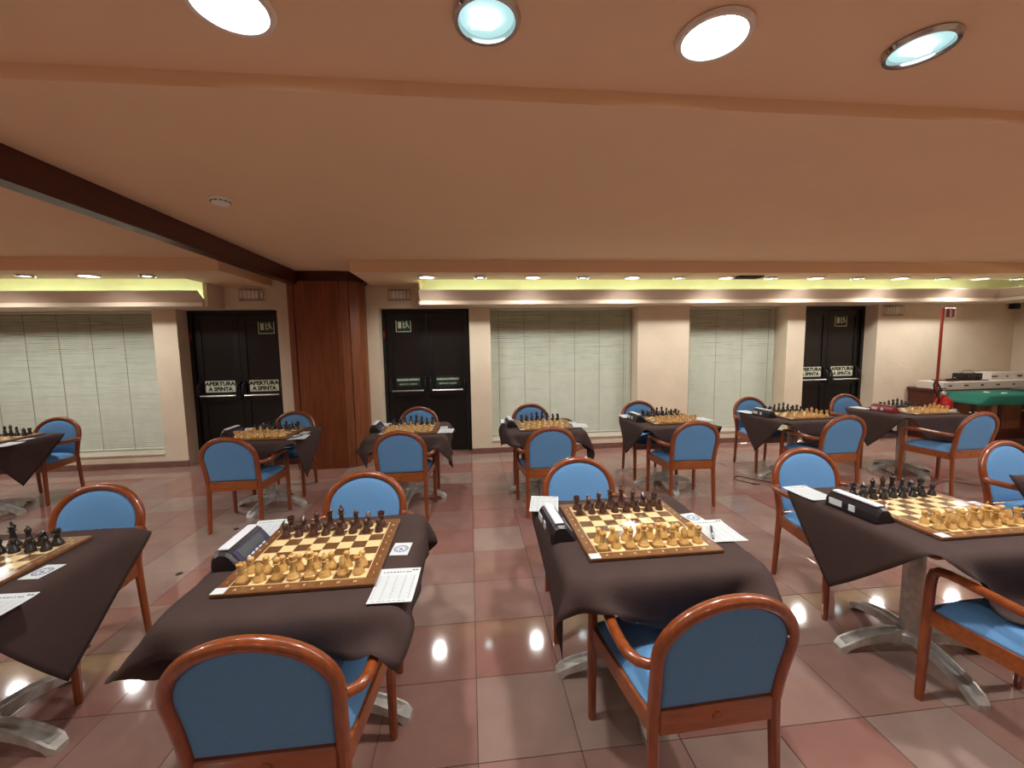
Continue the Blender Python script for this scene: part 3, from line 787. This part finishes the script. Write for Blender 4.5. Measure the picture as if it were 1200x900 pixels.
# ------------------------------------------------------------------ chess pieces
def base(r): return [(r, 0), (r*1.02, .004), (r, .009), (r*.86, .012), (r*.84, .015), (r*.70, .020), (r*.52, .026)]
S_ = 1.08
PROF = {
    'pawn': base(.0150)+[(.0068, .030), (.0056, .034), (.0090, .036), (.0092, .038), (.0060, .039), (.0085, .042), (.0098, .047), (.0085, .052), (.0045, .0555), (.0005, .0565)],
    'rook': base(.0172)+[(.0100, .030), (.0088, .036), (.0082, .042), (.0118, .045), (.0124, .047), (.0112, .048), (.0122, .052), (.0125, .059), (.0085, .059), (.0083, .055), (.0005, .055)],
    'bishop': base(.0170)+[(.0088, .034), (.0066, .042), (.0058, .048), (.0108, .051), (.0110, .053), (.0064, .055), (.0086, .059), (.0094, .064), (.0078, .070), (.0040, .075), (.0026, .0765), (.0036, .0785), (.0026, .081), (.0005, .082)],
    'queen': base(.0192)+[(.0102, .036), (.0075, .047), (.0066, .057), (.0120, .060), (.0122, .062), (.0074, .064), (.0092, .070), (.0112, .079), (.0098, .080), (.0060, .082), (.0030, .0835), (.0040, .086), (.0028, .089), (.0005, .090)],
    'king': base(.0195)+[(.0104, .038), (.0078, .050), (.0070, .062), (.0124, .065), (.0126, .067), (.0076, .069), (.0094, .075), (.0112, .084), (.0100, .086), (.0060, .089), (.0030, .090), (.0005, .0905)]}
def piece_mesh(kind):
    mb = MB()
    if kind == 'knight':
        mb.lathe(base(.0172)+[(.0095, .028), (.0005, .029)], 16)
        out = [(-.0125, .022), (.0110, .022), (.0122, .030), (.0112, .040), (.0085, .049), (.0040, .0575), (.0025, .066), (-.0005, .062), (-.0045, .0600), (-.0095, .0535), (-.0158, .0465), (-.0168, .0420), (-.0140, .0395), (-.0085, .0425), (-.0045, .0405), (-.0085, .033), (-.0125, .027)]
        n = len(out)
        for sd in (1,):
            vs = []
            cx, cz = .001, .042
            for f, t in ((1, 0), (.86, .0058), (.55, .0085)):
                for x, z in out: vs.append((t, cx+(x-cx)*f, cz+(z-cz)*f))
            for f, t in ((.86, -.0058), (.55, -.0085)):
                for x, z in out: vs.append((t, cx+(x-cx)*f, cz+(z-cz)*f))
            fs = []
            for a, b in ((0, 1), (1, 2), (0, 3), (3, 4)):
                for i in range(n): j = (i+1) % n; fs.append((a*n+i, a*n+j, b*n+j, b*n+i))
            fs += [tuple(2*n+i for i in range(n)), tuple(4*n+i for i in range(n-1, -1, -1))]
            mb.add(vs, fs)
    else:
        mb.lathe(PROF[kind], 16)
        if kind == 'king':
            mb.box(-.0018, .0018, -.0018, .0018, .089, .102); mb.box(-.0055, .0055, -.0017, .0017, .0945, .0978)
        if kind == 'rook':
            for i in range(5):
                a = 2*PI*i/5; b = a+.75
                mb.prism([(r*math.cos(q), r*math.sin(q)) for r, q in ((.0125, a), (.0125, (a+b)/2), (.0125, b), (.0085, b), (.0085, a))], .0585, .0622)
        if kind == 'queen':
            for i in range(9):
                a = 2*PI*i/9; mb.lathe([(.0016, -.0015), (.0018, .0), (.0005, .0016)], 6, (.0104*math.cos(a), .0104*math.sin(a), .0805))
    mb.v = [(x*S_*1.14, y*S_*1.14, z*S_) for x, y, z in mb.v]
    return mb.mesh(kind, True)
ORDER = ['rook', 'knight', 'bishop', 'queen', 'king', 'bishop', 'knight', 'rook']
PM = {}
for kd in set(ORDER) | {'pawn'}:
    me = piece_mesh(kd)
    for mk in ('box_wood', 'dark_wood', 'ebony'):
        c = me.copy(); c.materials.append(M[mk]); PM[kd, mk] = c
def put(kind, mk, k, x, y, fl=False):
    bx_, by_ = BRD[k]
    o = link('chess_'+kind, PM[kind, mk], None, None, (bx_+x+random.gauss(0, .0022), by_+y+random.gauss(0, .0022), ZB+.0003), random.uniform(-.2, .2)+(PI if fl else 0))
    col = {'box_wood': 'pale boxwood ', 'dark_wood': 'dark brown ', 'ebony': 'black '}[mk]
    tag(o, col+kind+' on its start square, '+PHR[k], 'chess piece', col+kind+'s, '+PHR[k])
    return o
for k in BRD:
    dk = 'dark_wood' if k in ('A1', 'A2') else 'ebony'
    for i in range(8):
        x = (i-3.5)*SQ
        if proj((BRD[k][0]+x, BRD[k][1]+3*SQ, ZB+.05))[0] > -6:
            mk = dk
            if k == 'A3' and i == 3: mk = 'dark_wood'
            put(ORDER[i], mk, k, x, 3.5*SQ); put('pawn', dk, k, x, 2.5*SQ)
        if -6 < proj((BRD[k][0]+x, BRD[k][1]-3*SQ, ZB+.05))[0] < 1225:
            put(ORDER[i], 'box_wood', k, x, -3.5*SQ, True); put('pawn', 'box_wood', k, x, -2.5*SQ, True)

# ------------------------------------------------------------------ clocks
def make_clock(red=False):
    t = empty('chess_clock'); B = M['clock_red'] if red else M['clock_black']
    prof = [(-.050, 0), (.060, 0), (.062, .010), (.022, .062), (.010, .070), (-.018, .072), (-.036, .062), (-.048, .040), (-.052, .012)]
    MB().prism(prof, -.118, .118, 'y').build('body', B, t)
    for s in (-1, 1):
        vs = MB(); n = len(prof)
        p2 = [(.004+(x-.004)*.82, .002+(z-.002)*.86) for x, z in prof]
        vs.add([(x, s*.118, z) for x, z in prof]+[(x, s*.130, z) for x, z in p2], [(i, (i+1) % n, n+(i+1) % n, n+i) for i in range(n)]+[tuple(range(n, 2*n))])
        vs.build('end_cap', B, t)
    def face(u0, u1, y0, y1, off, th):   # on the sloping front
        a = Vector((.062, 0, .010)); b = Vector((.022, 0, .062)); nrm = Vector((.052, 0, .040)).normalized()
        mb = MB(); vs = []
        for o_ in (off, off+th):
            for u, y in ((u0, y0), (u1, y0), (u1, y1), (u0, y1)): p = a.lerp(b, u)+nrm*o_; vs.append((p.x, y, p.z))
        return mb.add(vs, [(0, 3, 2, 1), (4, 5, 6, 7), (0, 1, 5, 4), (1, 2, 6, 5), (2, 3, 7, 6), (3, 0, 4, 7)])
    fp = face(.05, .95, -.108, .108, 0, .0015).build('face_panel', M['clock_red'] if red else M['clock_blue'], t)
    face(.30, .86, -.085, .085, .0015, .001).build('screen', M['clock_screen'], fp)
    for q in range(5): face(.10, .20, -.07+q*.03, -.05+q*.03, .0015, .002).build('button', M['clock_white'], fp)
    MB().box(-.028, .012, -.110, .110, .0715, .082, .004).build('rocker_lever', M['clock_white'] if not red else M['clock_red'], t)
    MB().box(-.0535, -.050, .035, .100, .018, .048).build('label_sticker', M['paper'], t)
    MB().box(-.0535, -.050, -.030, .0, .018, .048).build('label_sticker', M['paper'], t)
    return t
ck0 = None
CK = {'A1': (-.327, .035, 0), 'A2': (-.350, .03, 3), 'A3': (-.352, .03, 4), 'B0': (-.35, .02, 0), 'B1': (-.345, .03, 0), 'B2': (-.345, .02, 0), 'B3': (-.335, .05, 3), 'B4': (-.345, .04, 2), 'B5': (-.35, .03, 3), 'B6': (-.35, .02, 4)}
for k, (dx_, dy_, a) in CK.items():
    if k == 'B6': o = make_clock(True)
    elif ck0 is None: o = ck0 = make_clock()
    else: o = copy_tree(ck0)
    o.location = (BRD[k][0]+dx_, BRD[k][1]+dy_, ZB0+.0004); o.rotation_euler = (0, 0, math.radians(a))
    tag(o, ('dark red' if k == 'B6' else 'black')+' digital chess clock beside the board, '+PHR[k], 'chess clock', 'digital chess clocks')

# ------------------------------------------------------------------ papers, cards, pens
def sheet_mesh():
    mb = MB(); n = 8; w_, l_ = .148, .21; vs = []
    for i in range(n+1):
        y = -l_/2+l_*i/n; z = .0012+.004*abs(2*i/n-1)**4
        vs += [(-w_/2, y, z), (w_/2, y, z)]
    vs2 = [(x, y, z-.0008) for x, y, z in vs]
    fs = [(2*i, 2*i+1, 2*i+3, 2*i+2) for i in range(n)]+[(2*n+2+2*i, 2*n+4+2*i, 2*n+5+2*i, 2*n+3+2*i) for i in range(n)]
    return mb.add(vs+vs2, fs).mesh('paper', fix=False)
sh_me = sheet_mesh(); sh_me.materials.append(M['paper'])
pr = MB()
def zz(y): return .0018+.004*abs(2*y/.21)**4
def stroke(x0, x1, y0, y1): pr.add([(x0, y0, zz(y0)), (x1, y0, zz(y0)), (x1, y1, zz(y1)), (x0, y1, zz(y1))], [(0, 1, 2, 3)])
for x in (-.066, -.035, -.004, .027, .058): stroke(x-.0004, x+.0004, -.085, .062)
for q in range(22): y = -.082+q*.0068; stroke(-.066, .066, y-.0002, y+.0002)
rn = random.Random(3)
for q in range(9): x = -.06+q*.012; stroke(x, x+rn.uniform(.005, .010), .080, .086)
for q in range(7): x = -.06+q*.017; stroke(x, x+rn.uniform(.006, .014), -.0955, -.0925)
stroke(.045, .054, .088, .096); stroke(.057, .066, .088, .096)
pr_me = pr.mesh('printed_form', fix=False); pr_me.materials.append(M['ink'])
card_me = MB().box(-.037, .037, -.052, .052, .0004, .0016).mesh('card'); card_me.materials.append(M['paper'])
cp = MB()
def ring(r0, r1, n=20):
    vs = []
    for i in range(n): a = 2*PI*i/n; vs += [(r0*math.cos(a), r0*math.sin(a), .0019), (r1*math.cos(a), r1*math.sin(a), .0019)]
    cp.add(vs, [(2*i, 2*i+1, (2*i+3) % (2*n), (2*i+2) % (2*n)) for i in range(n)])
ring(.027, .030); ring(.018, .020)
for q in range(12):
    a = 2*PI*q/12; c, s = math.cos(a), math.sin(a)
    cp.add([(c*.0215-s*.003, s*.0215+c*.003, .0019), (c*.0255-s*.003, s*.0255+c*.003, .0019), (c*.0255+s*.003, s*.0255-c*.003, .0019), (c*.0215+s*.003, s*.0215-c*.003, .0019)], [(0, 1, 2, 3)])
cp.add([(-.009, -.008, .0019), (.009, -.008, .0019), (.006, .002, .0019), (.003, .0, .0019), (.0, .010, .0019), (-.003, 0, .0019), (-.006, .002, .0019)], [(0, 1, 2, 3, 4, 5, 6)])
cp_me = cp.mesh('round_emblem', fix=False); cp_me.materials.append(M['ink_blue'])
pen_me = MB().tube([(0, -.07, .0055), (0, -.062, .0055), (0, -.058, .0055), (0, .06, .0055), (0, .068, .0055)], [.0008, .003, .0045, .0045, .003], 8).mesh('barrel', True); pen_me.materials.append(M['black_plastic'])
clip_me = MB().box(-.0012, .0012, .02, .062, .010, .012).mesh('clip'); clip_me.materials.append(M['chrome'])
def sheet(k, dx_, dy_, a, which):
    o = empty('scoresheet', (BRD[k][0]+dx_, BRD[k][1]+dy_, ZB0), math.radians(a)); link('paper', sh_me, None, o); link('printed_form', pr_me, None, o)
    tag(o, 'white scoresheet '+which+' the clock on the '+PHR[k], 'scoresheet', 'white scoresheets')
def card(k, dx_, dy_, a):
    o = empty('emblem_card', (BRD[k][0]+dx_, BRD[k][1]+dy_, ZB0), math.radians(a)); link('card', card_me, None, o); link('round_emblem', cp_me, None, o)
    tag(o, 'white card with round blue emblem on '+PHR[k], 'card', 'emblem cards')
def pen(k, dx_, dy_, a, z=.003):
    o = empty('pen', (BRD[k][0]+dx_, BRD[k][1]+dy_, ZB0+z), math.radians(a)); b = link('barrel', pen_me, None, o); link('clip', clip_me, None, o)
    tag(o, 'black pen lying on the '+PHR[k], 'pen', 'black pens')
SH = {'A1': [(-.340, .265, 4), (.345, -.275, -2)], 'A2': [(-.345, .325, -12), (.365, -.090, -2)], 'A3': [(-.365, .300, 2)], 'A0': [(.395, -.27, -2)],
      'B1': [(-.335, .27, -5), (.365, -.20, 6)], 'B2': [(-.335, .26, 3), (.36, -.16, -3)], 'B3': [(-.345, .27, -4), (.372, -.10, -8)], 'B4': [(-.345, .28, -5), (.375, -.06, 4)], 'B5': [(-.36, .28, 4)], 'B6': [(-.36, .28, 3), (.38, -.02, 4)], 'B0': [(.39, -.22, 0)]}
for k, v in SH.items():
    for q, (a, b, c) in enumerate(v): sheet(k, a, b, c, 'behind' if a < 0 else 'opposite')
for k, v in {'A0': (.335, -.012, -3), 'A1': (.322, -.008, -4), 'A2': (.332, .055, 8), 'A3': (.325, .02, 4), 'B1': (.335, .02, 0), 'B2': (.33, .03, 0), 'B3': (.335, .08, 4), 'B4': (.335, .1, 0), 'B0': (.335, .02, 0)}.items(): card(k, *v)
for k, v in {'A1': (-.275, .27, 12, .0045), 'A2': (.325, -.11, -28, .003)}.items(): pen(k, v[0], v[1], v[2]+180, v[3])
o = pen('B1', .345, -.19, -30)

# ------------------------------------------------------------------ corner by the side wall
# red pole stand with extinguisher
t = empty('sign_stand', (6.64, 5.13, 0))
MB().lathe([(.17, 0), (.17, .012), (.03, .03), (.02, .04)], 24).build('foot', M['red_dull'], t, True)
MB().tube([(0, .03, .02), (0, .03, 1.985)], .017, 10).build('pole', M['red_dull'], t, True)
s_ = MB().box(.02, .20, .020, .026, 1.82, 1.99, .002).build('sign_plate', M['white_plastic'], t, label='white plate with red fire extinguisher symbol')
MB().box(.045, .175, .0175, .0205, 1.86, 1.975).build('sign_field', M['red_dull'], s_)
MB().box(.095, .13, .0155, .018, 1.866, 1.955, .004).build('cylinder_symbol', M['paper'], s_)
MB().box(.085, .118, .0155, .018, 1.955, 1.966).build('handle_symbol', M['paper'], s_)
tag(t, 'tall red pole stand with small extinguisher sign by the wall', 'sign stand')
t = empty('fire_extinguisher', (6.59, 5.02, .17))
bd = MB().lathe([(.085, 0), (.092, .01), (.095, .03), (.095, .47), (.088, .52), (.06, .565), (.03, .585), (.03, .60)], 24).build('cylinder', M['red'], t, True)
MB().box(-.005, .085, -.0975, -.05, .22, .42).build('label_panel', M['paper'], bd)
MB().lathe([(.028, .60), (.030, .61), (.024, .65), (.012, .66)], 14).build('valve', M['steel'], t, True)
MB().box(-.11, .02, -.012, .012, .655, .668, .003).box(-.10, .02, -.010, .010, .690, .702, .003).build('handle', M['black_plastic'], t)
MB().tube([(-.02, 0, .64), (-.08, -.01, .70), (-.14, -.01, .78), (-.175, -.01, .80), (-.19, -.01, .75), (-.16, -.01, .66), (-.11, -.02, .58), (-.105, -.02, .45), (-.105, -.02, .25)], .011, 8).build('hose', M['black_plastic'], t, True)
MB().tube([(-.05, 0, .64), (-.05, -.04, .64)], .022, 12).build('gauge', M['white_plastic'], t, True)
MB().lathe([(.088, -.147), (.09, -.140), (.09, .02), (.097, .02), (.097, .0)], 20).build('bracket_ring', M['black_plastic'], t, True)
tag(t, 'red fire extinguisher with black hose below the pole sign', 'extinguisher')
# sideboard
t = empty('sideboard', (7.98, 5.58, 0))
MB().box(-.95, .9, -.23, .28, .08, .76).box(-.92, .87, -.2, .26, 0, .08).build('carcass', M['side'], t)
MB().box(-.98, .92, -.26, .29, .76, .80, .006).build('top', M['side'], t)
for k in range(4):
    x = -.93+k*.455
    d_ = MB().box(x, x+.44, -.25, -.23, .12, .74, .004).build('door', M['side'], t)
    MB().box(x+.06, x+.38, -.256, -.25, .18, .68, .003).build('door_panel', M['pillar_trim'], d_)
    MB().lathe([(.012, 0), (.012, .01), (.008, .02)], 10).build('knob', M['steel'], d_, True, loc=(x+(.40 if k % 2 == 0 else .04), -.25, .45)).rotation_euler = (PI/2, 0, 0)
tag(t, 'dark reddish wooden sideboard against the wall behind the green table', 'sideboard')
def carton(x0, x1, y0, y1, z0, z1, label, marks):
    t = empty('carton', ((x0+x1)/2, (y0+y1)/2, z0)); hx, hy = (x1-x0)/2, (y1-y0)/2
    b = MB().box(-hx, hx, -hy, hy, 0, z1-z0, .003).build('box_body', M['carton'], t)
    rr = random.Random(len(label))
    for q in range(marks):
        x = -hx*.85+1.7*hx*q/max(1, marks-1); w2 = rr.uniform(.02, .055); zc = (z1-z0)*.5
        MB().box(x-w2, x+w2, -hy-.0015, -hy+.001, zc-.012, zc+.012).build('print_mark', [M['ink'], M['red_dull'], M['ink_black']][q % 3], b)
    tag(t, label, 'box')
carton(7.02, 8.62, 5.37, 5.74, .80, .91, 'long flat white carton lying on the sideboard', 6)
carton(8.02, 8.80, 5.50, 5.80, .91, 1.02, 'short white printed carton on top of the long carton', 4)
MB_ = MB().box(-.36, .36, -.11, .11, 0, .014, .003)
o = MB_.build('wooden_tray', M['side']); o.location = (7.55, 5.56, .91); tag(o, 'flat brown wooden tray under the black amplifier', 'tray')
t = empty('amplifier', (7.70, 5.58, .924))
MB().box(-.15, .15, -.09, .09, .006, .095, .006).build('case', M['black_plastic'], t)
for k in range(4): MB().lathe([(.013, 0), (.012, .016), (.002, .017)], 12).build('knob', M['clock_screen'], t, True, loc=(-.1+k*.065, -.09, .05)).rotation_euler = (PI/2, 0, 0)
for a in (-.12, .12): MB().box(a-.015, a+.015, -.07, .07, 0, .006).build('foot', M['black_plastic'], t)
MB().tube([(-.05, .06, .09), (-.03, .03, .13), (.02, 0, .14), (.06, -.02, .12), (.09, -.03, .096)], .004, 6).build('cable', M['cable'], t, True)
tag(t, 'black amplifier box with cables on the brown tray', 'amplifier')
t = empty('microphone', (7.38, 5.53, .924))
MB().tube([(-.12, 0, .012), (.05, .02, .013)], [.009, .012], 10).build('handle', M['black_plastic'], t, True)
MB().lathe([(.002, -.02), (.016, -.014), (.022, 0), (.016, .014), (.002, .02)], 12, (.07, .022, .022)).build('head', M['clock_screen'], t, True)
tag(t, 'black microphone lying beside the amplifier', 'microphone')
# green covered table
GX, GY = 7.95, 4.98
t = empty('side_table', (GX, GY, 0))
MB().box(-1.05, .9, -.25, .26, .755, .79, .005).build('table_top', M['side'], t)
for a in (-.93, .78):
    for b in (-.19, .20): MB().box(a-.045, a+.045, b-.04, b+.04, 0, .755, .006).build('leg', M['pillar_trim'], t)
MB().box(-.885, .735, -.20, -.18, .655, .755).box(-.885, .735, .19, .21, .655, .755).build('apron', M['side'], t)
tag(t, 'long wooden table under the green baize cloth', 'table')
mb = MB(); nx = 40; vs = []
cs = [(-.300, .665), (-.288, .70), (-.275, .775), (-.257, .7935), (-.15, .795), (0, .795), (.15, .795), (.267, .7935), (.282, .775), (.29, .69)]
for i in range(-3, nx+1):
    x = -1.06+1.97*max(i, 0)/nx
    for q, (y, z) in enumerate(cs):
        wv = .012*math.sin(i*1.1)+.006*math.sin(i*2.3)
        if z < .74: y += math.copysign(wv, y)*(.79-z)*3; z += .008*math.sin(i*.7)
        if i < 0: x = -1.06-.06*(-i); z = min(z, .79-.035*(-i)-.01); y *= 1+.03*i
        vs.append((x, y, z))
nc = len(cs); fs = [(i*nc+q, i*nc+q+1, i*nc+nc+q+1, i*nc+nc+q) for i in range(nx+3) for q in range(nc-1)]
me = mb.add(vs, fs).mesh('green_cloth', fix=False); me.polygons.foreach_set('use_smooth', [True]*len(me.polygons))
o = link('green_cloth', me, M['green'], None, (GX, GY, 0)); o.modifiers.new('t', 'SOLIDIFY').thickness = .002
tag(o, 'dark green baize cloth over the long side table', 'tablecloth')
t = empty('audio_mixer', (8.05, 5.0, .797))
MB().box(-.25, .25, -.13, .13, 0, .035, .006).build('case', M['clock_screen'], t)
for k in range(7): MB().box(-.2+k*.062, -.185+k*.062, -.06, -.03, .035, .045).build('fader', M['clock_white'], t)
tag(t, 'flat grey mixer box on the green cloth', 'mixer')
o = sheet_o = link('paper_sheet', sh_me, None, None, (7.3, 4.95, .7955), .5); tag(o, 'loose white paper lying on the green cloth', 'paper')
# cables on the floor
def cable(pts, label):
    cu = [Vector(p) for p in pts]; P = []
    for i in range(len(cu)-1):
        p0, p1, p2, p3 = cu[max(i-1, 0)], cu[i], cu[i+1], cu[min(i+2, len(cu)-1)]
        for q in range(6):
            u = q/6; P.append(.5*((2*p1)+(p2-p0)*u+(2*p0-5*p1+4*p2-p3)*u*u+(3*p1-p0-3*p2+p3)*u**3))
    P.append(cu[-1])
    o = MB().tube(P, .004, 6).build('floor_cable', M['cable'], None, True); tag(o, label, 'cable')
Z_ = .0042
cable([(3.05, 4.08, Z_), (3.14, 4.06, Z_), (3.05, 4.13, Z_), (2.98, 4.27, Z_), (3.08, 4.35, Z_), (3.20, 4.20, Z_), (3.34, 4.09, Z_), (3.48, 4.06, Z_), (3.62, 4.075, Z_), (3.74, 4.06, Z_)], 'thin black cable curled on the floor under the narrow-blind table')
cable([(3.70, 3.72, Z_), (3.9, 3.70, Z_), (4.2, 3.78, Z_), (4.6, 3.70, Z_), (4.85, 3.74, Z_), (5.2, 3.86, Z_), (5.32, 3.70, Z_), (5.7, 3.62, Z_), (6.4, 3.9, Z_)], 'thin black cable trailing across the floor to the side table')

for x, y in [(-2.074, 2.267+.714*k) for k in range(-1, 5)]:
    MB().lathe([(.022, 0), (.022, .002), (.017, .004), (.016, .0025), (.001, .0025)], 16).build('cap', M['vent'], floor, True, loc=(x, y, 0))
